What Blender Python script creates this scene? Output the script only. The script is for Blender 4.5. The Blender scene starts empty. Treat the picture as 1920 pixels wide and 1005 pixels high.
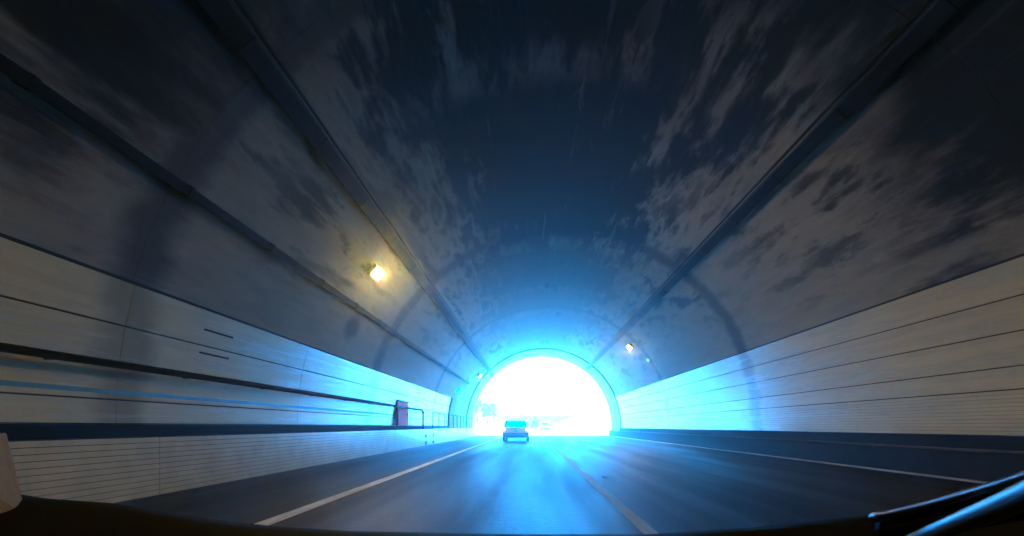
import bpy, bmesh, math, random
from mathutils import Vector, Matrix
random.seed(7)
R_ = math.radians
sc = bpy.context.scene
C = sc.collection

# ------------------------------------------------------------------ camera
EYE = 0.95
cam_d = bpy.data.cameras.new('camera')
cam = bpy.data.objects.new('camera', cam_d); C.objects.link(cam)
cam.location = (0, 0, EYE); cam.rotation_euler = (R_(90), 0, 0)
cam_d.sensor_width = 36; cam_d.lens = 15.0
cam_d.shift_x = -0.0182; cam_d.shift_y = 0.1544
cam_d.clip_start = 0.02; cam_d.clip_end = 6000
sc.camera = cam

# ------------------------------------------------------------------ sky, sun, exposure
SUN_EL, SUN_AZ = R_(52), R_(35)          # azimuth measured from straight ahead (+Y) towards the right
w = bpy.data.worlds.new('World'); sc.world = w; w.use_nodes = True
wn, wl = w.node_tree.nodes, w.node_tree.links
wn.clear()
sky = wn.new('ShaderNodeTexSky'); sky.sky_type = 'NISHITA'; sky.sun_disc = False
sky.sun_elevation = SUN_EL; sky.sun_rotation = SUN_AZ
bg = wn.new('ShaderNodeBackground'); bg.inputs['Strength'].default_value = 0.15
wo = wn.new('ShaderNodeOutputWorld')
# bright broken cloud added over the blue to whiten the tunnel mouth
tc = wn.new('ShaderNodeTexCoord'); cn = wn.new('ShaderNodeTexNoise'); cn.inputs['Scale'].default_value = 2.2; cn.inputs['Detail'].default_value = 6
cr = wn.new('ShaderNodeMapRange'); cr.interpolation_type = 'SMOOTHSTEP'
for i_, q_ in enumerate((.36, .62, .55, .9)): cr.inputs[i_+1].default_value = q_
cm = wn.new('ShaderNodeMix'); cm.data_type = 'RGBA'; cm.inputs[7].default_value = (32.0, 28.0, 25.0, 1)
wl.new(tc.outputs['Generated'], cn.inputs['Vector']); wl.new(cn.outputs[0], cr.inputs[0]); wl.new(cr.outputs[0], cm.inputs[0])
wl.new(sky.outputs[0], cm.inputs[6]); wl.new(cm.outputs[2], bg.inputs[0]); wl.new(bg.outputs[0], wo.inputs[0])
sun_d = bpy.data.lights.new('sun', 'SUN'); sun_d.energy = 5.0; sun_d.angle = R_(0.5); sun_d.color = (1, .95, .88)
sun = bpy.data.objects.new('sun', sun_d); C.objects.link(sun)
dirv = Vector((math.sin(SUN_AZ)*math.cos(SUN_EL), math.cos(SUN_AZ)*math.cos(SUN_EL), math.sin(SUN_EL)))
sun.rotation_euler = (-dirv).to_track_quat('-Z', 'Y').to_euler(); sun.location = (20, 80, 40)
vs = sc.view_settings
sc.display_settings.display_device = 'sRGB'
vs.view_transform = 'Standard'; vs.look = 'None'; vs.gamma = 1; vs.use_curve_mapping = False
vs.exposure = 3.12
vs.use_white_balance = True; vs.white_balance_temperature = 2590; vs.white_balance_tint = -10
sc.cycles.use_denoising = True
sc.cycles.max_bounces = 10; sc.cycles.diffuse_bounces = 6; sc.cycles.glossy_bounces = 4
sc.cycles.volume_bounces = 1
sc.cycles.sample_clamp_indirect = 8
LAMP = 325.0

# ------------------------------------------------------------------ helpers
def link(o, parent=None):
    C.objects.link(o)
    if parent is not None: o.parent = parent
    return o
def mesh(name, verts, faces, mat=None, parent=None, smooth=False, uvs=None):
    me = bpy.data.meshes.new(name); me.from_pydata([tuple(v) for v in verts], [], faces); me.update()
    if mat is not None: me.materials.append(mat)
    if smooth:
        for p in me.polygons: p.use_smooth = True
    return link(bpy.data.objects.new(name, me), parent)
def tag(o, label=None, cat=None, group=None, kind=None):
    if label: o['label'] = label
    if cat: o['category'] = cat
    if group: o['group'] = group
    if kind: o['kind'] = kind
    return o
def thing(name, label, cat, loc=(0, 0, 0), rz=0, group=None):
    o = bpy.data.objects.new(name, None); C.objects.link(o)
    o.empty_display_size = .2
    o.location = loc; o.rotation_euler = (0, 0, rz)
    return tag(o, label, cat, group)
class MB:
    def __init__(s): s.v, s.f = [], []
    def box(s, x0, x1, y0, y1, z0, z1):
        b = len(s.v)
        s.v += [(x0,y0,z0),(x1,y0,z0),(x1,y1,z0),(x0,y1,z0),(x0,y0,z1),(x1,y0,z1),(x1,y1,z1),(x0,y1,z1)]
        s.f += [(b,b+3,b+2,b+1),(b+4,b+5,b+6,b+7),(b,b+1,b+5,b+4),(b+1,b+2,b+6,b+5),(b+2,b+3,b+7,b+6),(b+3,b,b+4,b+7)]
        return s
    def prism(s, prof, y0, y1):
        """closed profile (x,z) swept along y"""
        n, b = len(prof), len(s.v)
        s.v += [(x, y0, z) for x, z in prof] + [(x, y1, z) for x, z in prof]
        for i in range(n):
            j = (i+1) % n
            s.f.append((b+i, b+j, b+n+j, b+n+i))
        s.f.append(tuple(b+i for i in reversed(range(n)))); s.f.append(tuple(b+n+i for i in range(n)))
        return s
    def tube(s, pts, r, n=8):
        pts = [Vector(p) for p in pts]; b = len(s.v); up = Vector((0.13, 0.2, 1))
        for i, p in enumerate(pts):
            d = (pts[min(i+1, len(pts)-1)] - pts[max(i-1, 0)]).normalized()
            a = d.cross(up)
            if a.length < .2: a = d.cross(Vector((1, 0, 0)))
            a.normalize(); c = a.cross(d)
            for k in range(n):
                t = 2*math.pi*k/n
                s.v.append(tuple(p + r*(math.cos(t)*a + math.sin(t)*c)))
        for i in range(len(pts)-1):
            for k in range(n):
                m = (k+1) % n
                s.f.append((b+i*n+k, b+i*n+m, b+(i+1)*n+m, b+(i+1)*n+k))
        s.f.append(tuple(b+k for k in reversed(range(n)))); e = b+(len(pts)-1)*n
        s.f.append(tuple(e+k for k in range(n)))
        return s
    def move(s, mtx):
        s.v = [tuple(mtx @ Vector(p)) for p in s.v]; return s
    def build(s, name, mat=None, parent=None, bevel=0, smooth=False, seg=2):
        o = mesh(name, s.v, s.f, mat, parent, smooth)
        bm = bmesh.new(); bm.from_mesh(o.data); bmesh.ops.recalc_face_normals(bm, faces=bm.faces)
        if bevel:
            bmesh.ops.bevel(bm, geom=[e for e in bm.edges if e.calc_face_angle(0) > .5], offset=bevel, segments=seg, affect='EDGES', profile=.5)
        bm.to_mesh(o.data); bm.free()
        if smooth:
            for p in o.data.polygons: p.use_smooth = True
        return o
def copy_tree(o, parent=None):
    c = o.copy(); C.objects.link(c)
    if parent is not None: c.parent = parent
    for ch in list(o.children): copy_tree(ch, c)
    return c

# ------------------------------------------------------------------ materials
class NT:
    def __init__(s, name):
        s.m = bpy.data.materials.new(name); s.m.use_nodes = True
        s.n, s.l = s.m.node_tree.nodes, s.m.node_tree.links
        s.b = s.n['Principled BSDF']
    def node(s, t, **kw):
        o = s.n.new(t)
        for k, v in kw.items(): setattr(o, k, v)
        return o
    def put(s, sock, v):
        if hasattr(v, 'is_output'): s.l.new(v, sock)
        else: sock.default_value = v
    def math(s, op, a, b=None, c=None, clamp=False):
        o = s.node('ShaderNodeMath', operation=op, use_clamp=clamp)
        s.put(o.inputs[0], a)
        if b is not None: s.put(o.inputs[1], b)
        if c is not None: s.put(o.inputs[2], c)
        return o.outputs[0]
    def ramp(s, v, lo, hi, a=0., b=1., mode='SMOOTHSTEP'):
        o = s.node('ShaderNodeMapRange', interpolation_type=mode)
        s.put(o.inputs[0], v)
        for i, q in enumerate((lo, hi, a, b)): s.put(o.inputs[i+1], q)
        return o.outputs[0]
    def mix(s, f, a, b, mode='MIX'):
        o = s.node('ShaderNodeMix', data_type='RGBA', blend_type=mode)
        s.put(o.inputs[0], f)
        for i, q in ((6, a), (7, b)):
            if not hasattr(q, 'is_output') and len(q) == 3: q = (*q, 1)
            s.put(o.inputs[i], q)
        return o.outputs[2]
    def pos(s):
        return s.node('ShaderNodeNewGeometry').outputs['Position']
    def sep(s, v):
        o = s.node('ShaderNodeSeparateXYZ'); s.put(o.inputs[0], v); return o.outputs
    def comb(s, x, y, z):
        o = s.node('ShaderNodeCombineXYZ')
        for i, q in enumerate((x, y, z)): s.put(o.inputs[i], q)
        return o.outputs[0]
    def noise(s, v, scale=1., detail=4., rough=.55, dist=0.):
        o = s.node('ShaderNodeTexNoise')
        s.put(o.inputs['Vector'], v); o.inputs['Scale'].default_value = scale
        o.inputs['Detail'].default_value = detail; o.inputs['Roughness'].default_value = rough
        o.inputs['Distortion'].default_value = dist
        return o.outputs[0]
    def scale(s, v, x, y, z):
        o = s.node('ShaderNodeVectorMath', operation='MULTIPLY'); s.put(o.inputs[0], v); o.inputs[1].default_value = (x, y, z); return o.outputs[0]
    def node_len(s, a, b, c):
        return s.math('SQRT', s.math('ADD', s.math('ADD', s.math('MULTIPLY', a, a), s.math('MULTIPLY', b, b)), s.math('MULTIPLY', c, c)))
    def bump(s, h, strength=.3, dist=.02):
        o = s.node('ShaderNodeBump'); o.inputs['Strength'].default_value = strength; o.inputs['Distance'].default_value = dist
        s.put(o.inputs['Height'], h); s.l.new(o.outputs[0], s.b.inputs['Normal'])
    def set(s, **kw):
        for k, v in kw.items():
            k = k.replace('_', ' ')
            if k == 'Base Color' and not hasattr(v, 'is_output') and len(v) == 3: v = (*v, 1)
            s.put(s.b.inputs[k], v)
        return s
def simple(name, col, rough=.5, metal=0., var=.15, sc_=8.):
    t = NT(name)
    n = t.noise(t.pos(), sc_, 5)
    k = t.ramp(n, .3, .7, 1-var, 1+var, 'LINEAR')
    g = t.comb(k, k, k)
    t.set(Base_Color=t.mix(1., (*col, 1), g, 'MULTIPLY'), Roughness=rough, Metallic=metal)
    if rough >= .7: t.b.inputs['Specular IOR Level'].default_value = .15
    return t.m
RINGS = (-13.0, -3.6, 5.9, 15.2, 24.8)
AX, RAD = 1.15, 6.95                       # axis and radius of the vault, springing at eye height
def ring_bands(t, y, n):  # darker bands at the joints, on vault and panels alike
    """darker bands beside the construction joints"""
    out = None
    for q, wd in ((-3.6, .5), (5.95, .62), (15.2, .62), (24.8, .45)):
        d = t.math('ABSOLUTE', t.math('SUBTRACT', t.math('ADD', y, t.math('MULTIPLY', t.math('SUBTRACT', n, .5), .9)), q))
        m = t.ramp(d, .12, wd, 1., 0.)
        out = m if out is None else t.math('MAXIMUM', out, m)
    return out

def lbands(t, y, n):
    """lime washed out beside the joints across the crown"""
    out = None
    for q, wd in ((8.2, .7), (16.3, .8), (21.5, .5), (26.0, .9), (31., .6)):
        d = t.math('ABSOLUTE', t.math('SUBTRACT', t.math('ADD', y, t.math('MULTIPLY', t.math('SUBTRACT', n, .5), 2.4)), q))
        m = t.ramp(d, .1, wd, 1., 0.)
        out = m if out is None else t.math('MAXIMUM', out, m)
    return t.math('MULTIPLY', out, t.ramp(n, .42, .60, 0., 1.))
def vault_material():
    t = NT('sooty_shaded_concrete')
    p = t.pos(); x, y, z = t.sep(p)
    dx = t.math('SUBTRACT', x, AX); dz = t.math('SUBTRACT', z, EYE)
    a = t.math('ARCTAN2', dx, dz)                                # 0 at the crown, + to the right
    aa = t.math('ABSOLUTE', a)
    arc = t.math('MULTIPLY', a, RAD)
    q = t.comb(arc, t.math('MULTIPLY', y, .26), 0.)
    big = t.noise(t.comb(arc, t.math('MULTIPLY', y, .55), 0.), .32, 2, .5)
    fin0 = t.noise(t.comb(arc, t.math('MULTIPLY', y, .20), 9.), 4.2, 4, .6)
    mid = t.math('ADD', t.math('MULTIPLY', t.noise(q, 1.7, 6, .62, .2), .74), t.math('MULTIPLY', fin0, .26))
    fine = t.noise(t.comb(arc, t.math('MULTIPLY', y, .16), 3.), 5.5, 4, .6, .2)
    # soot thickest on the crown, its edge torn by the noise
    edge = t.math('ADD', t.math('MULTIPLY', t.math('SUBTRACT', mid, .5), 1.9), t.math('MULTIPLY', t.math('SUBTRACT', big, .5), 1.2))
    crown = t.ramp(t.math('ADD', t.math('ABSOLUTE', t.math('ADD', a, .08)), edge), .30, .60, 1., 0.)
    # vault nearest the camera painted darker, standing in for weak lamp light there
    near = t.ramp(t.math('ADD', t.math('ADD', y, t.math('MULTIPLY', a, -1.1)), t.math('MULTIPLY', t.math('SUBTRACT', mid, .5), 5.0)), 5.6, 8.2, 1., 0.)
    near = t.math('MULTIPLY', near, t.ramp(t.math('ADD', aa, t.math('MULTIPLY', t.math('SUBTRACT', mid, .5), 1.2)), .95, 1.3, 1., 0.))
    near = t.math('MULTIPLY', near, t.ramp(t.math('ADD', t.math('MULTIPLY', mid, .5), t.math('MULTIPLY', fine, .5)), .52, .70, 1., .72))
    soot = t.math('MAXIMUM', t.math('MULTIPLY', crown, t.math('MULTIPLY', t.ramp(y, 14.8, 18., .96, .62), t.math('SUBTRACT', 1., t.math('MULTIPLY', lbands(t, y, mid), .45)))), t.math('MULTIPLY', near, .97))  # soot mask also carries the painted near shade
    patch = t.math('MULTIPLY', t.math('MULTIPLY', t.ramp(mid, .48, .60, 0., .9), t.ramp(big, .40, .60, .25, 1.)), t.ramp(aa, .85, 1.25, 1., .1))
    soot = t.math('MAXIMUM', soot, patch)
    blob = t.ramp(t.node_len(t.math('ADD', arc, 7.98), t.math('MULTIPLY', t.math('SUBTRACT', y, 12.4), .8), t.math('MULTIPLY', t.math('SUBTRACT', mid, .5), 1.0)), .18, .48, .8, 0.)
    soot = t.math('MAXIMUM', soot, blob)
    ring = ring_bands(t, y, mid)
    soot = t.math('MAXIMUM', soot, t.math('MULTIPLY', ring, .75))
    # pale lime runs over the soot
    lime = t.math('MULTIPLY', t.ramp(fine, .62, .74, 0., 1.), t.ramp(big, .45, .6, 0., .35))
    strk = t.noise(t.comb(t.math('MULTIPLY', arc, 6.5), t.math('MULTIPLY', y, .22), 7.), 1., 3, .6)
    lime = t.math('MAXIMUM', lime, t.math('MULTIPLY', t.ramp(strk, .63, .72, 0., .30), t.ramp(aa, .5, .8, 1., .4)))
    soot = t.math('SUBTRACT', soot, lime, clamp=True)
    g = t.ramp(fine, .3, .7, .88, 1.1, 'LINEAR')
    conc = t.mix(1., (.225, .205, .135, 1), t.comb(g, g, g), 'MULTIPLY')
    col = t.mix(soot, conc, (.008, .008, .0075, 1))
    t.set(Base_Color=col, Roughness=.8)
    t.b.inputs['Specular IOR Level'].default_value = .12
    t.bump(t.math('ADD', t.math('MULTIPLY', mid, .7), t.math('MULTIPLY', fine, .4)), .5, .05)
    return t.m
def panel_material():
    t = NT('enamel_panel')
    p = t.pos(); x, y, z = t.sep(p)
    n = t.noise(t.comb(x, t.math('MULTIPLY', y, .5), t.math('MULTIPLY', z, 1.2)), .9, 5, .6)
    st = t.noise(t.comb(x, t.math('MULTIPLY', y, .12), t.math('MULTIPLY', z, 2.)), 3., 4, .6)
    ring = ring_bands(t, y, n)
    d = t.math('MAXIMUM', t.math('MULTIPLY', ring, .62), t.ramp(st, .40, .75, 0., .38))
    low = t.ramp(t.math('ADD', z, t.math('MULTIPLY', n, .5)), .9, 1.5, .3, 0.)
    d = t.math('MAXIMUM', d, low)
    col = t.mix(d, (.47, .41, .20, 1), (.11, .095, .048, 1))
    t.set(Base_Color=col, Roughness=t.ramp(st, .3, .7, .19, .30))
    t.bump(t.noise(p, 2.2, 3), .05, .02)
    return t.m
def road_material():
    t = NT('asphalt')
    p = t.pos(); x, y, z = t.sep(p)
    g = t.noise(p, 38., 4, .7)
    lng = t.noise(t.comb(t.math('MULTIPLY', x, 3.), t.math('MULTIPLY', y, .06), 0.), 1., 4, .6)
    seam = t.math('MULTIPLY', t.ramp(x, -.42, -.36, 1., 0.), t.ramp(x, -2.4, -1.6, 0., 1.))
    worn = t.math('ADD', t.math('MULTIPLY', seam, .5), t.ramp(lng, .35, .7, 0., .6))
    worn = t.math('MULTIPLY', worn, t.math('SUBTRACT', 1., t.math('MULTIPLY', t.ramp(x, 1.15, 1.2, 0., .9), t.ramp(x, 1.95, 2.1, 1., 0.))))
    col = t.mix(worn, (.006, .0065, .008, 1), (.014, .015, .018, 1))
    col = t.mix(t.ramp(g, .55, .7, 0., .4), col, (.022, .023, .026, 1))
    wet = t.ramp(t.noise(t.comb(t.math('MULTIPLY', x, 1.3), t.math('MULTIPLY', y, .1), 5.), 1., 4), .3, .75, .48, .66)
    t.set(Base_Color=col, Roughness=wet)
    t.b.inputs['Specular IOR Level'].default_value = .085
    t.bump(t.math('ADD', g, t.noise(p, 9., 3)), .5, .012)
    return t.m
M = {}
M['vault'] = vault_material()
M['panel'] = panel_material()
M['road'] = road_material()
M['seal'] = simple('dark_joint_sealant', (.012, .012, .013), .8)
M['black_metal'] = simple('black_painted_steel', (.007, .0075, .009), .7)
M['dark_duct'] = simple('dark_duct_plastic', (.006, .0065, .008), .85)
M['grey_steel'] = simple('dull_galvanised_steel', (.03, .032, .036), .7, .2)
M['tile'] = simple('cream_wall_tile', (.44, .385, .195), .25, 0, .12, 3.)
M['concrete'] = simple('dirty_kerb_concrete', (.10, .10, .10), .8, 0, .35, 2.)
M['dark_concrete'] = simple('sooty_kerb_concrete', (.012, .013, .015), .9, 0, .4, 2.)
M['daylit_concrete'] = simple('daylit_pale_concrete', (.32, .32, .31), .8, 0, .25, 2.)
M['edge_conc'] = simple('pale_kerb_edge', (.07, .066, .055), .9, 0, .5, .7)
def paint(name, c):
    t = NT(name); p = t.pos(); x, y, z = t.sep(p)
    n = t.noise(t.comb(t.math('MULTIPLY', x, 14.), t.math('MULTIPLY', y, 1.2), 0.), 1., 6, .7); k = t.ramp(n, .36, .56, .55, 1.)
    k = t.math('MULTIPLY', k, t.ramp(t.noise(t.comb(x, t.math('MULTIPLY', y, .2), 0.), 2., 3), .3, .7, .6, 1.))
    t.set(Base_Color=t.mix(k, (.03, .03, .03, 1), (*c, 1)), Roughness=.7); t.bump(n, .3, .005)
    return t.m
M['paint'] = paint('worn_road_paint', (.70, .70, .66))
M['faint_paint'] = paint('faint_road_paint', (.17, .19, .20))
M['reflection_stripe'] = simple('blue_reflection_stripe', (.10, .17, .20), .5)
M['pink_box'] = simple('faded_red_enamel', (.60, .30, .42), .9)
M['white'] = simple('white_enamel', (.8, .8, .8), .4, 0, .05)
M['black_plastic'] = simple('black_dash_plastic', (.002, .002, .003), .8, 0, .3, 40.)
M['black_plastic'].node_tree.nodes['Principled BSDF'].inputs['Specular IOR Level'].default_value = .04
M['gloss_black'] = simple('glossy_black_trim', (.01, .011, .013), .3)
M['tan_wall_view'] = simple('warm_wall_view', (.12, .075, .004), .95, 0, .1, 60.)
M['pale_trim'] = simple('satin_silver_plastic', (.12, .13, .14), .5, .8, .04)
M['chrome'] = simple('chrome_button', (.7, .7, .7), .12, 1., .02)
M['car'] = simple('silver_car_paint', (.76, .52, .48), .4, 0., .04)
M['tyre'] = simple('tyre_rubber', (.015, .015, .015), .8)
M['rim'] = simple('alloy_rim', (.4, .4, .42), .35, .9)
M['bumper'] = simple('black_bumper_plastic', (.02, .02, .022), .6)
M['ground'] = simple('dry_verge_soil', (.36, .33, .26), .9, 0, .4, .6)
M['grass'] = simple('shotcrete_slope', (.46, .45, .42), .9, 0, .25, .8)
M['lit_road'] = simple('sunlit_pale_road', (.42, .41, .39), .9, 0, .2, 1.)
M['bark'] = simple('tree_bark', (.10, .08, .06), .9)
M['leaf'] = simple('tree_leaf', (.20, .23, .15), .6, 0, .45, 1.2)
def glass_mat():
    t = NT('car_window_glass'); t.set(Base_Color=(.55, .6, .62), Roughness=.05, Transmission_Weight=.0)
    n = t.n; out = n['Material Output']
    tr = t.node('ShaderNodeBsdfTransparent'); tr.inputs[0].default_value = (.45, .5, .52, 1)
    gl = t.node('ShaderNodeBsdfGlossy'); gl.inputs['Roughness'].default_value = .05
    mx = t.node('ShaderNodeMixShader'); mx.inputs[0].default_value = .1
    t.l.new(tr.outputs[0], mx.inputs[1]); t.l.new(gl.outputs[0], mx.inputs[2]); t.l.new(mx.outputs[0], out.inputs[0])
    return t.m
M['glass'] = glass_mat()
def emit(name, col, s):
    t = NT(name); t.set(Base_Color=(.6, .6, .6), Roughness=.3)
    t.b.inputs['Emission Color'].default_value = (*col, 1); t.b.inputs['Emission Strength'].default_value = s
    return t.m
M['sodium'] = emit('lit_sodium_lens', (1., .27, .0), LAMP)
M['amber_fringe'] = emit('amber_fringe_glow', (1., .42, .0), .6)
M['tail'] = emit('lit_tail_lamp', (1., .25, .15), .6)
M['sign_face'] = emit('lit_sign_face', (.9, 1., .95), .35)

HAZE = 0.0048
def haze():
    m = bpy.data.materials.new('tunnel_air'); m.use_nodes = True
    n = m.node_tree.nodes; n.remove(n['Principled BSDF'])
    v = n.new('ShaderNodeVolumePrincipled'); v.inputs['Color'].default_value = (.86, .93, .97, 1)
    v.inputs['Density'].default_value = HAZE; v.inputs['Anisotropy'].default_value = .90
    m.node_tree.links.new(v.outputs[0], n['Material Output'].inputs['Volume'])
    o = MB().box(-3050, 3050, -320, 4050, -1.2, 16.5).build('haze', m); o['kind'] = 'stuff'
if HAZE: haze()
# ------------------------------------------------------------------ ground and road
Y0, Y1, YP = -60.0, 38.0, 42.8            # back of the tunnel, last joint, portal mouth
def struct(o): o['kind'] = 'structure'; return o
struct(mesh('ground', [(-3000, -300, -.12), (3000, -300, -.12), (3000, 4000, -.12), (-3000, 4000, -.12)], [(0, 1, 2, 3)], M['ground']))
def road_sheet(x0, x1, y0, y1, z, name, mat):
    ys = [y0 + (y1-y0)*i/24 for i in range(25)]
    v = [(x, y, z) for y in ys for x in (x0, x1)]
    return struct(mesh(name, v, [(2*i, 2*i+1, 2*i+3, 2*i+2) for i in range(24)], mat))
road_sheet(-5.1, 8.0, Y0, YP, 0., 'road', M['road'])
road_sheet(-5.9, 8.3, YP+.002, 900, 0., 'sunlit_road', M['lit_road'])  # road outside made paler: blown-out sunlight put into its colour
def marking(name, x0, x1, y0, y1):
    return road_sheet(x0, x1, y0, y1, .004, name, M['paint'])
marking('left_edge_line', -2.68, -2.50, Y0, 900)
marking('right_edge_line', 7.44, 7.74, Y0, 900)
marking('lane_line', .99, 1.13, Y0, 900).data.materials[0] = M['faint_paint']

# ------------------------------------------------------------------ tunnel lining, one cast length after another
tun = thing('tunnel_lining', 'soot stained grey concrete vault arching over the whole road', 'tunnel', (AX, 0, 0))
def arch(r, n=56, zb=-.12):
    pts = [(AX - r, zb), (AX - r, .45)]
    for i in range(n+1):
        a = math.pi - math.pi*i/n
        pts.append((AX + r*math.cos(a), EYE + r*math.sin(a)))
    return pts + [(AX + r, .45), (AX + r, zb)]
def lining(name, y0, y1, r0, r1, mat, parent, ny=4, off=True):
    i_, o_ = arch(r0), arch(r1); n = len(i_); v = []; f = []
    ox = AX if off else 0
    for k in range(ny+1):
        y = y0 + (y1-y0)*k/ny
        v += [(x-ox, y, z) for x, z in i_] + [(x-ox, y, z) for x, z in o_]
    for k in range(ny):
        a, b = k*2*n, (k+1)*2*n
        for i in range(n-1):
            f.append((a+i, b+i, b+i+1, a+i+1)); f.append((a+n+i, a+n+i+1, b+n+i+1, b+n+i))
    e = ny*2*n
    for i in range(n-1):
        f.append((i, i+1, n+i+1, n+i)); f.append((e+i, e+n+i, e+n+i+1, e+i+1))
    o = mesh(name, v, f, mat, parent)
    for p in o.data.polygons: p.use_smooth = True
    o.data.set_sharp_from_angle(angle=R_(40))
    return o
joints = [Y0, -51., -41.5, -32., -22.5] + list(RINGS) + [34.2, Y1]
for a, b in zip(joints[:-1], joints[1:]):
    lining('lining_segment', a+.003, b-.003, RAD, RAD+.5, M['vault'], tun)
lining('lining_segment', Y1+.25, YP, RAD, RAD+.5, M['daylit_concrete'], tun)  # mouth lining made paler: strong daylight on it put into the colour
lining('joint_ring', Y0, YP-.3, RAD+.05, RAD+.45, M['concrete'], tun, 2)
rib = lining('portal_rib', Y1, Y1+.25, RAD-.10, RAD+.04, M['black_metal'], tun, 1)
# back end: unseen bulkhead added far behind the camera to keep sky light out
bk = arch(RAD+.4); mesh('light_stop_bulkhead', [(x-AX, Y0-.1, z) for x, z in bk], [tuple(range(len(bk)))], M['dark_concrete'], tun)
# outer headwall of the portal
hw = thing('portal_headwall', 'concrete headwall around the bright tunnel mouth', 'wall', (AX, YP, 0))
prof = arch(RAD+.5); n = len(prof)
ov = [(-14+AX, -.12)] + [(-14+AX, 11)] + [(14+AX, 11)] + [(14+AX, -.12)]
bm = MB()
for y in (YP+.0, YP+.8):
    bm.v += [(x-AX, y-YP, z) for x, z in prof]
    out = []
    for x, z in prof:
        dx, dz = x-AX, z-EYE
        s = min(13/abs(dx) if abs(dx) > 1e-6 else 99, (10/dz) if dz > 1e-6 else 99)
        out.append((dx*s, z if dz < .0 else EYE+dz*s))
    bm.v += [(x, y-YP, z) for x, z in out]
for i in range(n-1):
    bm.f += [(i, i+1, n+i+1, n+i), (2*n+i, 3*n+i, 3*n+i+1, 2*n+i+1), (i, 2*n+i, 2*n+i+1, i+1), (n+i, n+i+1, 3*n+i+1, 3*n+i)]
bm.build('wall', M['concrete'], hw)

# ------------------------------------------------------------------ wall panels
def wall_x(side, t, r):
    """x on the tunnel wall at height t above the springing, radius r"""
    hw_ = math.sqrt(max(r*r - t*t, 0)) if t > 0 else r
    return AX + side*hw_
def course(mb, side, t0, t1, y0, y1, r0, r1, n=3):
    ts = [t0 + (t1-t0)*i/n for i in range(n+1)]
    prof = [(wall_x(side, t, r0), EYE+t) for t in ts] + [(wall_x(side, t, r1), EYE+t) for t in reversed(ts)]
    return mb.prism(prof, y0, y1)
def panel_wall(side, heights, y_end, label, ribbed):
    th = thing('panel_wall', label, 'wall', (0, 0, 0))
    ys = [-40.9, -32., -22.5, -13.0, -8.3, -3.6, 1.15, 5.9, 10.5, 15.2, 20.0, 24.8, y_end]
    back = MB(); course(back, side, heights[-1], heights[0], ys[0], y_end, RAD-.004, RAD-.03, 10); back.build('backing_strip', M['seal'], th)
    for i, (a, b) in enumerate(zip(heights[:-1], heights[1:])):
        for y0, y1 in zip(ys[:-1], ys[1:]):
            gy = .003
            gap = .011
            if ribbed and i == len(heights)-2:
                m = MB(); k = 11
                for q in range(k):
                    hi = a - gap - (a-b-gap)*q/k; lo = a - gap - (a-b-gap)*(q+1)/k + .005
                    course(m, side, lo, hi, y0+gy, y1-gy, RAD-.032, RAD-.052, 1)
                m.build('ribbed_panel', M['panel'], th)
            else:
                m = MB(); course(m, side, b+gap, a-gap if i else a, y0+gy, y1-gy, RAD-.032, RAD-.055, 3); m.build('panel', M['panel'], th)
    # dark capping bead along the top edge
    m = MB(); course(m, side, heights[0]+.003, heights[0]+.035, ys[0], y_end, RAD-.004, RAD-.07, 1); m.build('top_trim', M['black_metal'], th)
    return th
ysl_ = [-22.5, -13.0, -3.6, 5.9, 15.2, 24.8, 34.2, 37.9]
LH = (1.95, 1.38, .89, .365, .03)
RH = (2.60, 2.07, 1.54, .99, .61, -.16)
wl_ = panel_wall(-1, LH, 29.5, 'cream panel wall with four courses behind the black handrail', False)
wr_ = panel_wall(1, RH, 37.9, 'cream panel wall with five courses above the dark kerb, no handrail', True)
m = MB(); course(m, -1, .44, .50, -40, 18., RAD-.0555, RAD-.058, 1); m.build('reflection_band', M['reflection_stripe'], wl_)  # windscreen reflection of the handrail, put in as a blue strip
for y0, y1 in zip([-40.9]+ysl_[:-1], ysl_):
    MB().box(AX+RAD-.05, AX+RAD-.004, y0+.006, y1-.006, .54, .785).build('base_panel', M['dark_concrete'], wr_)
for yy in (-6., 7.6, 21.2):
    for tt in (1.63, 1.24):
        m = MB(); course(m, -1, tt, tt+.03, yy-.35, yy+.35, RAD-.0556, RAD-.062, 1); m.build('vent_slot', M['seal'], wl_)
m = MB(); course(m, -1, .03, 1.95, 29.5, 29.75, RAD-.004, RAD-.12, 8); m.build('end_trim', M['black_metal'], wl_)

# ------------------------------------------------------------------ left raised walkway faced with narrow tile courses
wk = thing('raised_walkway', 'waist high walkway wall faced with narrow cream tile courses', 'walkway', (-5.13, 0, 0))
BT = .80
MB().prism([(0-.03, -.1), (0-.03, BT-.012), (-.66, BT-.012), (-.66, -.1)], Y0, YP).build('core', M['seal'], wk)
ysl = [-22.5, -13.0, -3.6, 5.9, 15.2, 24.8, 34.2, YP]
for k in range(11):
    z0, z1 = BT*k/11 + .004, BT*(k+1)/11 - .004
    for a, b in zip(ysl[:-1], ysl[1:]):
        MB().box(-.028, random.uniform(-.001, .001), a+.005, b-.005, z0, z1).build('tile_course', M['tile'], wk)
MB().box(-.655, -.005, Y0, YP-.01, BT-.010, BT).build('walkway_slab', M['dark_concrete'], wk)
for yy in (20.9, 22.5):
    for z0, z1 in ((.40, .55), (.03, .20)):
        MB().box(-.004, .006, yy-.17, yy+.17, z0, z1).build('drain_cover', M['seal'], wk)
dct = thing('cable_duct', 'long black cable duct along the foot of the left panel wall', 'cable duct', (-5.6, 0, BT))
MB().box(-.15, 0, -22, 29.4, 0, .15).build('duct_body', M['dark_duct'], dct, .008)
MB().box(-.16, .008, -22, 29.4, .151, .172).build('duct_lid', M['black_metal'], dct, .004)
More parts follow.
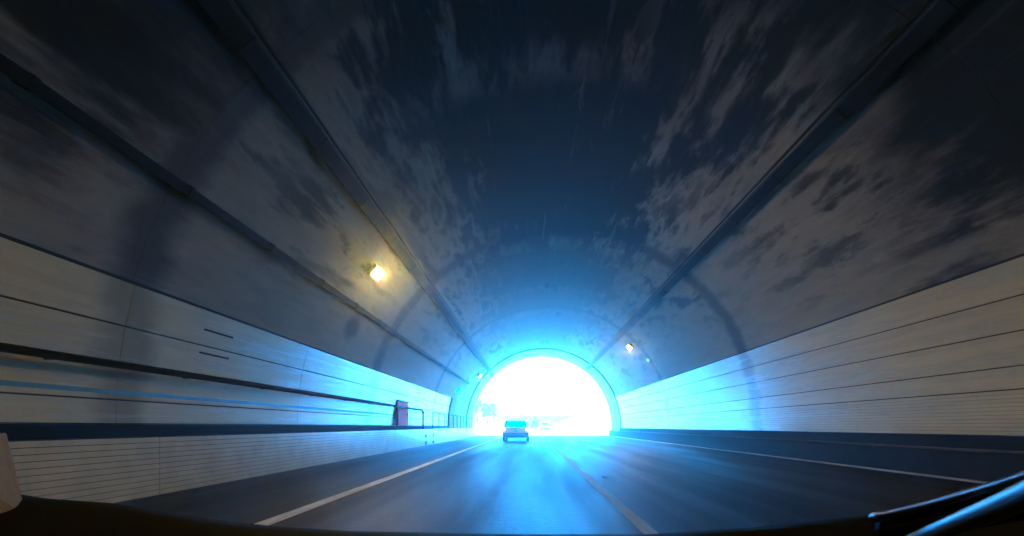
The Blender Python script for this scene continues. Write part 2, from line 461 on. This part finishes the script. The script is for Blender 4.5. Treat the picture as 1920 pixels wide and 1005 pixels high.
# right kerb
kb = thing('kerb', 'low dark kerb ledge along the foot of the right panel wall', 'kerb', (7.86, 0, 0))
for a, b in zip([Y0]+ysl[:-1], [ysl[0]]+ysl[1:]):
    MB().box(.02, .235, a+.004, b-.004, -.1, .50).build('kerb_stone', M['dark_concrete'], kb, .012)
MB().box(-.005, .06, Y0, YP, .502, .535).build('kerb_edge', M['edge_conc'], kb, .006)

# ------------------------------------------------------------------ handrail on the left wall
hr = thing('handrail', 'thick black handrail bracketed along the left panel wall', 'handrail', (-5.42, 0, BT))
pts = [(0, -22, .95), (0, 21.2, .95), (0, 21.42, .92), (0, 21.5, .84), (0, 21.5, .0)]
MB().tube(pts, .045, 10).build('rail', M['black_metal'], hr, smooth=True)
for i in range(22):
    y = -21 + i*2.0
    MB().tube([(0, y, .94), (-.30, y, .94)], .012, 6).build('bracket', M['black_metal'], hr)
# railing towards the portal
rl = thing('railing', 'thin black post railing on the walkway edge near the tunnel mouth', 'railing', (-5.22, 0, BT))
for i in range(24):
    y = 22.8 + i*1.5
    MB().box(-.022, .022, y-.022, y+.022, 0, .86).build('post', M['black_metal'], rl)
MB().box(-.025, .025, 22.75, 57.4, .86, .91).build('top_rail', M['black_metal'], rl, .008)
MB().box(-.012, .012, 22.75, 57.4, .05, .08).build('bottom_rail', M['black_metal'], rl)
# emergency equipment box
eb = thing('emergency_box', 'faded red emergency cabinet fixed to the left wall behind the handrail', 'cabinet', (-5.62, 18.7, BT+.1))
MB().box(-.18, .0, -.62, .95, 0, 1.12).build('cabinet_body', M['pink_box'], eb, .03)
MB().box(-.19, .04, -.66, 1.0, 1.125, 1.17).build('lid', M['black_metal'], eb, .01)
d = MB().box(.001, .018, -.55, .88, .08, 1.03).build('door', M['pink_box'], eb, .006)
MB().box(.019, .04, .70, .76, .5, .64).build('handle', M['grey_steel'], d)
MB().box(-.19, .01, -.66, -.625, .0, 1.12).build('side_trim', M['black_metal'], eb)

# ------------------------------------------------------------------ cable trays on the vault
def tray(name, label, t_rad, side_ang, wd, hgt, y1, double):
    a = side_ang
    th = thing(name, label, 'cable tray', (AX + RAD*math.sin(a), 0, EYE + RAD*math.cos(a)))
    mt = Matrix.Rotation(a, 4, 'Y')                     # local -z points to the tunnel axis
    off = .10
    body = MB().box(-wd/2, wd/2, -40, y1, -off-hgt, -off)
    body.move(mt).build('tray_body', M['dark_duct'], th)
    if double:
        s = -1 if a > 0 else 1
        MB().tube([(s*(wd/2+.10), -40, -off-.02), (s*(wd/2+.10), y1, -off-.02)], .028, 8).move(mt).build('cable', M['black_metal'], th)
        MB().box(s*(wd/2)+.003 if s > 0 else s*(wd/2)-.043, s*(wd/2)+.043 if s > 0 else s*(wd/2)-.003, -40, y1, -off-hgt*.9, -off-hgt*.4).move(mt).build('conduit', M['grey_steel'], th)
    n = int((y1+6)/1.9)
    for i in range(n+1):
        y = y1 - .4 - i*1.9
        MB().box(-wd/2-.014, wd/2+.014, y-.025, y+.025, -off-hgt-.012, -off-hgt-.004).box(-wd/2-.014, -wd/2-.004, y-.024, y+.024, -off-hgt-.003, .0).box(wd/2+.004, wd/2+.014, y-.024, y+.024, -off-hgt-.003, .0).move(mt).build('bracket', M['dark_duct'], th)
    return th
tray('cable_tray', 'wide dark cable tray high on the left side of the vault', 0, -math.atan2(4.87, 4.95), .26, .10, 40., True)
tray('cable_tray', 'narrow dark cable tray lower down, between left lamps and panel wall', 0, -math.atan2(6.08, 3.37), .13, .08, 33., False)
tray('cable_tray', 'wide dark cable tray high on the right side of the vault', 0, math.atan2(4.28, 5.5), .24, .10, 40., True)

# ------------------------------------------------------------------ lamps
def lamp(ang, y, label, lw=.30, ll=.44, mat='sodium'):
    th = thing('tunnel_lamp', label, 'lamp', (AX + RAD*math.sin(ang), y, EYE + RAD*math.cos(ang)), 0, 'sodium lamps along the vault')
    mt = Matrix.Rotation(ang, 4, 'Y')
    MB().box(-lw/2, lw/2, -ll/2, ll/2, -.18, -.035).move(mt).build('housing', M['grey_steel'], th, .02)
    MB().prism([(-lw/2+.02, -.1805), (-lw/2+.022, -.186), (lw/2-.022, -.186), (lw/2-.02, -.1805)], -ll/2+.02, ll/2-.02).move(mt).build('lens', M[mat], th)
    w2, l2 = lw/2, ll/2
    MB().box(-w2, -w2+.018, -l2, l2, -.235, -.1805).box(w2-.018, w2, -l2, l2, -.235, -.1805).box(-w2+.018, w2-.018, -l2, -l2+.018, -.235, -.1805).box(-w2+.018, w2-.018, l2-.018, l2, -.235, -.1805).move(mt).build('rim', M['amber_fringe'], th)  # added lip: weak glow stands in for the amber fringe, shields the wall
    MB().box(-lw/2-.03, lw/2+.03, -.05, .05, -.034, .02).move(mt).build('bracket', M['grey_steel'], th)
    return th
AL, AR = -math.atan2(5.47, 4.28), math.atan2(4.95, 4.88)
lamp(AL, 11.6, 'large glowing amber lamp high on the left wall between two cable trays')
lamp(AL, 35.2, 'small amber lamp on the left beside the tunnel mouth', .26, .4)
lamp(AL, -12., 'amber lamp on the left wall behind the camera')
lamp(AL, -35.6, 'amber lamp far behind the camera on the left wall')
lamp(AR, 25.7, 'pale amber lamp on the right side of the vault above the panels')
lamp(AR, -2.8, 'amber lamp on the right of the vault just behind the camera')
lamp(AR, -21.5, 'amber lamp on the right wall behind the camera')
lamp(AR, -45., 'amber lamp far behind the camera on the right wall')
a = math.atan2(5.75, 3.88)
rf = thing('marker_lamp', 'tiny white marker lamp on the right vault below the amber lamp', 'marker lamp', (AX+RAD*math.sin(a), 24.9, EYE+RAD*math.cos(a)))
mt = Matrix.Rotation(a, 4, 'Y')
MB().box(-.09, .09, -.12, .12, -.08, 0).move(mt).build('housing', M['white'], rf, .01)
MB().box(-.07, .07, -.10, .10, -.095, -.081).move(mt).build('lens', M['sign_face'], rf)
sg = thing('wall_sign', 'small white box sign high on the left wall before the mouth', 'sign', (-5.55, 30.6, 3.25))
MB().box(-.10, .50, -.09, .09, 0, .50).build('housing', M['black_metal'], sg, .02)
MB().box(-.06, .46, -.115, -.0905, .04, .46).build('face', M['sign_face'], sg)
MB().box(-.50, -.101, -.03, .03, .2, .26).build('bracket', M['black_metal'], sg)

# ------------------------------------------------------------------ cars
def section(wd, z0, z1, tumble, n=4):
    """half-rounded body section, list of (x,z) counter-clockwise"""
    r = min(.12, (z1-z0)*.3)
    return [(-wd/2*.92, z0), (wd/2*.92, z0), (wd/2, z0+r), (wd/2, z0+(z1-z0)*.55), (wd/2*tumble, z1-r*.5), (wd/2*tumble-.1, z1), (-wd/2*tumble+.1, z1), (-wd/2*tumble, z1-r*.5), (-wd/2, z0+(z1-z0)*.55), (-wd/2, z0+r)]
def loft(secs):
    mb = MB(); n = len(secs[0][1])
    for y, s in secs: mb.v += [(x, y, z) for x, z in s]
    for k in range(len(secs)-1):
        for i in range(n):
            j = (i+1) % n
            mb.f.append((k*n+i, k*n+j, (k+1)*n+j, (k+1)*n+i))
    mb.f.append(tuple(reversed(range(n)))); e = (len(secs)-1)*n
    mb.f.append(tuple(e+i for i in range(n)))
    return mb
def wheel(th, x, y, r=.30, w=.19):
    mb = MB(); k = 20
    prof = [(r*.62, -w/2), (r*.93, -w/2), (r, -w/2+.03), (r, w/2-.03), (r*.93, w/2), (r*.62, w/2)]
    for i in range(k):
        t = 2*math.pi*i/k
        mb.v += [(x+q, y+p*math.cos(t), r+p*math.sin(t)) for p, q in prof]
    n = len(prof)
    for i in range(k):
        j = (i+1) % k
        for q in range(n):
            mb.f.append((i*n+q, i*n+(q+1) % n, j*n+(q+1) % n, j*n+q))
    o = mb.build('wheel', M['tyre'], th)
    d = MB(); d.tube([(x-w/2+.02, y, r), (x+w/2-.02, y, r)], r*.615, 16); d.build('rim', M['rim'], o)
def hatchback(loc, label, paint):
    th = thing('hatchback_car', label, 'car', loc)
    W = 1.66
    secs = [(0.00, section(W*.94, .42, .86, .97)), (.06, section(W*.985, .24, .95, .97)), (.5, section(W, .20, .97, .97)), (2.9, section(W, .20, .93, .96)), (3.7, section(W*.97, .22, .84, .94)), (3.95, section(W*.86, .30, .66, .9))]
    loft(secs).build('body', M[paint], th, .05, seg=3)
    def cab(y, wb, wt, z0, z1):
        return (y, [(-wb/2, z0), (wb/2, z0), (wt/2+.015, z1-.06), (wt/2-.08, z1), (-wt/2+.08, z1), (-wt/2-.015, z1-.06)])
    # pillars and roof as an open frame, panes set into it
    roof = loft([cab(.32, 1.30, 1.16, 1.30, 1.42), cab(.75, 1.30, 1.20, 1.34, 1.46), cab(1.6, 1.30, 1.20, 1.34, 1.46), cab(2.2, 1.28, 1.16, 1.30, 1.41)])
    roof.build('roof', M[paint], th, .03)
    for s in (-1, 1):
        MB().tube([(s*.76, .10, .93), (s*.62, .36, 1.34)], .055, 6).build('pillar', M[paint], th)
        MB().tube([(s*.77, 1.35, .93), (s*.63, 1.35, 1.34)], .035, 6).build('pillar', M['bumper'], th)
        MB().tube([(s*.74, 2.95, .90), (s*.62, 2.15, 1.34)], .04, 6).build('pillar', M[paint], th)
        mesh('side_window', [(s*.765, .16, .95), (s*.765, 2.86, .92), (s*.635, 2.2, 1.32), (s*.635, .42, 1.33)], [(0, 1, 2, 3)], M['glass'], th)
        MB().box(s*.84-.09, s*.84+.09, 2.45, 2.55, .93, 1.06).build('wing_mirror', M[paint], th, .02)
        MB().prism([(s*.60, .70), (s*.80, .70), (s*.80, .93), (s*.66, .93)], -.02, .14).build('tail_lamp', M['tail'], th, .01)
        MB().box(s*.58-.11, s*.58+.11, .55, .95, .62, 1.02).build('headrest', M['bumper'], th, .03)
        for y in (.68, 3.15): wheel(th, s*.735, y)
    mesh('rear_window', [(-.70, .085, .965), (.70, .085, .965), (.575, .325, 1.33), (-.575, .325, 1.33)], [(0, 1, 2, 3)], M['glass'], th)
    mesh('windscreen', [(-.71, 2.98, .92), (.71, 2.98, .92), (.58, 2.18, 1.32), (-.58, 2.18, 1.32)], [(3, 2, 1, 0)], M['glass'], th)
    MB().box(-.80, .80, -.06, .16, .30, .56).build('bumper', M['bumper'], th, .04)
    pl = MB().box(-.17, .17, -.022, -.002, .64, .79).build('number_plate', M['white'], th, .004)
    mb = MB()
    for i, x in enumerate((-.11, -.06, .0, .05, .10)): mb.box(x-.014, x+.014, -.0255, -.0225, .655, .715 if i else .70)
    for x in (-.05, .01, .06): mb.box(x-.02, x+.012, -.0255, -.0225, .735, .765)
    mb.build('plate_characters', M['bumper'], pl)
    MB().box(-.25, .25, -.012, .03, .81, .84).build('tailgate_handle', M['chrome'], th, .005)
    MB().tube([(0, .045, .965), (-.36, .12, 1.06)], .01, 5).build('rear_wiper', M['bumper'], th)
    MB().tube([(.45, -.05, .27), (.45, .2, .27)], .03, 8).build('exhaust', M['grey_steel'], th)
    return th
hc = hatchback((-.93, 26.3, .004), 'silver hatchback car with lit tail lamps ahead in the left lane', 'car'); hc.scale = (1, 1, .93)

def van(loc, label):
    th = thing('white_van', label, 'van', loc)
    W = 1.8
    loft([(0, section(W*.96, .3, 1.85, .9)), (.1, section(W, .26, 1.95, .9)), (3.0, section(W, .26, 1.95, .9)), (3.6, section(W, .26, 1.25, .92)), (4.3, section(W*.92, .3, .95, .95))]).build('body', M['white'], th, .02)
    MB().box(-.68, .68, -.025, -.002, 1.15, 1.68).build('rear_window', M['bumper'], th, .01)
    MB().box(-.86, .86, -.08, .08, .30, .58).build('bumper', M['bumper'], th, .02)
    for s in (-1, 1):
        MB().box(s*.82-.07, s*.82+.07, -.02, .05, .75, 1.1).build('tail_lamp', M['tail'], th, .01)
        for y in (.8, 3.4): wheel(th, s*.78, y)
    return th
van((3.0, 88., .004), 'white van far ahead outside in the right lane')
def truck(loc, label):
    th = thing('box_truck', label, 'truck', loc)
    MB().box(-1.05, 1.05, 0, 5.2, .95, 3.1).build('cargo_box', M['grey_steel'], th, .04)
    MB().box(-.95, .95, 5.35, 6.9, .5, 2.4).build('cab', M['white'], th, .12)
    MB().box(-.45, .45, .1, 6.8, .55, .93).build('chassis', M['bumper'], th)
    MB().box(-1.0, 1.0, -.08, .02, .45, .62).build('bumper', M['bumper'], th)
    for s in (-1, 1):
        for y in (1.1, 5.9): wheel(th, s*.85, y, .42, .26)
    return th
truck((1.5, 150., .004), 'small box truck farthest ahead beyond the tunnel mouth')

rs = thing('road_stud', 'small pale road stud on the asphalt right of the centre line', 'road stud', (1.38, 7.9, .003))
MB().box(-.05, .05, -.05, .05, 0, .018).build('base', M['grey_steel'], rs, .008)
MB().box(-.045, .045, -.064, -.061, .005, .017).build('reflector', M['chrome'], rs)
# ------------------------------------------------------------------ outside the mouth
for i, (x, y) in enumerate(((7.95, 47.0), (7.98, 50.2))):
    dl = thing('delineator_post', ('thin roadside marker post nearest the right of the mouth', 'thin roadside marker post just beyond the first one')[i], 'post', (x+.25, y, 0), 0, 'roadside marker posts')
    MB().tube([(0, 0, 0), (0, 0, 1.1)], .04, 8).build('pole', M['bumper'], dl)
    MB().tube([(0, 0, 1.1), (0, 0, 1.22)], .055, 8).build('reflector', M['white'], dl)
struct(mesh('left_bank', [(-9, YP+.9, -.05), (-5.9, YP+.9, -.05), (-5.9, 400, -.05), (-9, 400, -.05), (-40, YP+.9, 14), (-40, 400, 14)], [(0, 1, 2, 3), (4, 0, 3, 5)], M['grass']))
struct(mesh('right_bank', [(8.3, YP+.9, -.05), (11, YP+.9, -.05), (11, 400, -.05), (8.3, 400, -.05), (45, YP+.9, 12), (45, 400, 12)], [(0, 1, 2, 3), (1, 4, 5, 2)], M['grass']))
def tree_kind(h):
    tr = MB(); tr.tube([(0, 0, -.3), (.05, 0, h*.3), (.0, .1, h*.7)], .16, 8)
    lf = MB(); rnd = random.Random(int(h*10))
    clumps = [(Vector((rnd.gauss(0, h*.16), rnd.gauss(0, h*.16), h*rnd.uniform(.4, .95))), h*rnd.uniform(.08, .16)) for _ in range(16)]
    for c, r in clumps[:8]: tr.tube([(0, .05, h*.35), tuple(c)], .05, 5)
    for c, r in clumps:
        for _ in range(90):
            d = Vector((rnd.gauss(0, 1), rnd.gauss(0, 1), rnd.gauss(0, .8))).normalized()*r*rnd.uniform(.5, 1.1)
            p = c+d; a = Vector((rnd.uniform(-1, 1), rnd.uniform(-1, 1), rnd.uniform(-1, 1))).normalized()*.16
            b = a.cross(d).normalized()*.12; k = len(lf.v)
            lf.v += [tuple(p-a), tuple(p+b), tuple(p+a), tuple(p-b)]; lf.f.append((k, k+1, k+2, k+3))
    return tr, lf
for i, (x, y, h, lab) in enumerate(((-13.5, 84, 6.0, 'leafy tree on the left bank nearest the tunnel mouth'), (-13.0, 104, 5.5, 'short leafy tree second along the left bank outside'), (-12.8, 126, 6.0, 'leafy tree third along the left bank outside'), (-13.0, 150, 7.0, 'tall leafy tree farthest along the left bank outside'))):
    t_ = thing('roadside_tree', lab, 'tree', (x, y, (-9-x)*.45 if x < -9 else 0), i*1.3, 'trees on the bank outside')
    tr, lf = tree_kind(h)
    tr.build('trunk', M['bark'], t_)
    mesh('crown', lf.v, lf.f, M['leaf'], t_)

# ------------------------------------------------------------------ the car the camera rides in
own = thing('car_interior', 'black dashboard and windscreen trim of the car the view is from', 'car', (0, .3, 0))
def OP(p): return (p[0], p[1]-.3, p[2])
ridge = [(-.95, .878), (-.80, .853), (-.743, .846), (-.645, .839), (-.491, .814), (-.391, .803), (-.275, .796), (-.027, .791), (.179, .791), (.345, .802), (.494, .818), (.608, .830), (.717, .845), (.85, .85)]
v = []
rows = [(.95, -.16), (.80, -.06), (.70, -.018), (.655, -.004), (.62, .0), (.58, -.006), (.45, -.012), (.25, -.03), (.16, -.06), (.13, -.25)]
for y, dz in rows: v += [OP((x, y, z-.003+dz)) for x, z in ridge]
n = len(ridge)
f = [(k*n+i, (k+1)*n+i, (k+1)*n+i+1, k*n+i+1) for k in range(len(rows)-1) for i in range(n-1)]
mesh('dashboard', v, f, M['black_plastic'], own, True)
def sweep(name, pts, prof, mat):
    """profile (a outwards-left, b up) swept along pts"""
    mb = MB(); pts = [Vector(p) for p in pts]
    for i, p in enumerate(pts):
        d = (pts[min(i+1, len(pts)-1)]-pts[max(i-1, 0)]).normalized()
        s = d.cross(Vector((0, 0, 1))).normalized()
        if s.x > 0: s = -s
        up = Vector((0, 0, 1))
        mb.v += [OP(tuple(p + s*a_ + up*b_)) for a_, b_ in prof]
    k = len(prof)
    for i in range(len(pts)-1):
        for j in range(k):
            q = (j+1) % k
            mb.f.append((i*k+j, i*k+q, (i+1)*k+q, (i+1)*k+j))
    mb.f.append(tuple(range(k))); mb.f.append(tuple((len(pts)-1)*k+j for j in range(k)))
    return mb.build(name, mat, own, smooth=True)
def curve(a, b, c, n=14):
    return [tuple((1-t)**2*Vector(a)+2*t*(1-t)*Vector(b)+t*t*Vector(c)) for t in [i/n for i in range(n+1)]]
circ = lambda r, sx=1, n=12: [(r*sx*math.cos(2*math.pi*i/n), r*math.sin(2*math.pi*i/n)) for i in range(n)]
cv = curve((.401, .50, .843), (.411, .44, .864), (.381, .30, .924))
sweep('windscreen_trim', cv, circ(.006), M['gloss_black'])
sweep('trim_body', [(x+.012, y, z-.016) for x, y, z in cv], circ(.014, 1.), M['black_plastic'])
cv2 = curve((.412, .46, .826), (.402, .40, .858), (.330, .26, .920))
sweep('side_panel', cv2, circ(.010, .9), M['pale_trim'])
mesh('wall_view_patch', [OP(p) for p in ((-.66, .46, .94), (-.752, .60, .94), (-.718, .60, .828), (-.66, .46, .828), (-.68, .47, .94), (-.762, .62, .94), (-.735, .62, .828), (-.68, .47, .828))], [(0, 1, 2, 3), (4, 7, 6, 5), (1, 5, 6, 2), (0, 4, 5, 1)], M['tan_wall_view'], own)  # added patch standing in for the lit wall seen through the side window
bpy.context.view_layer.update()
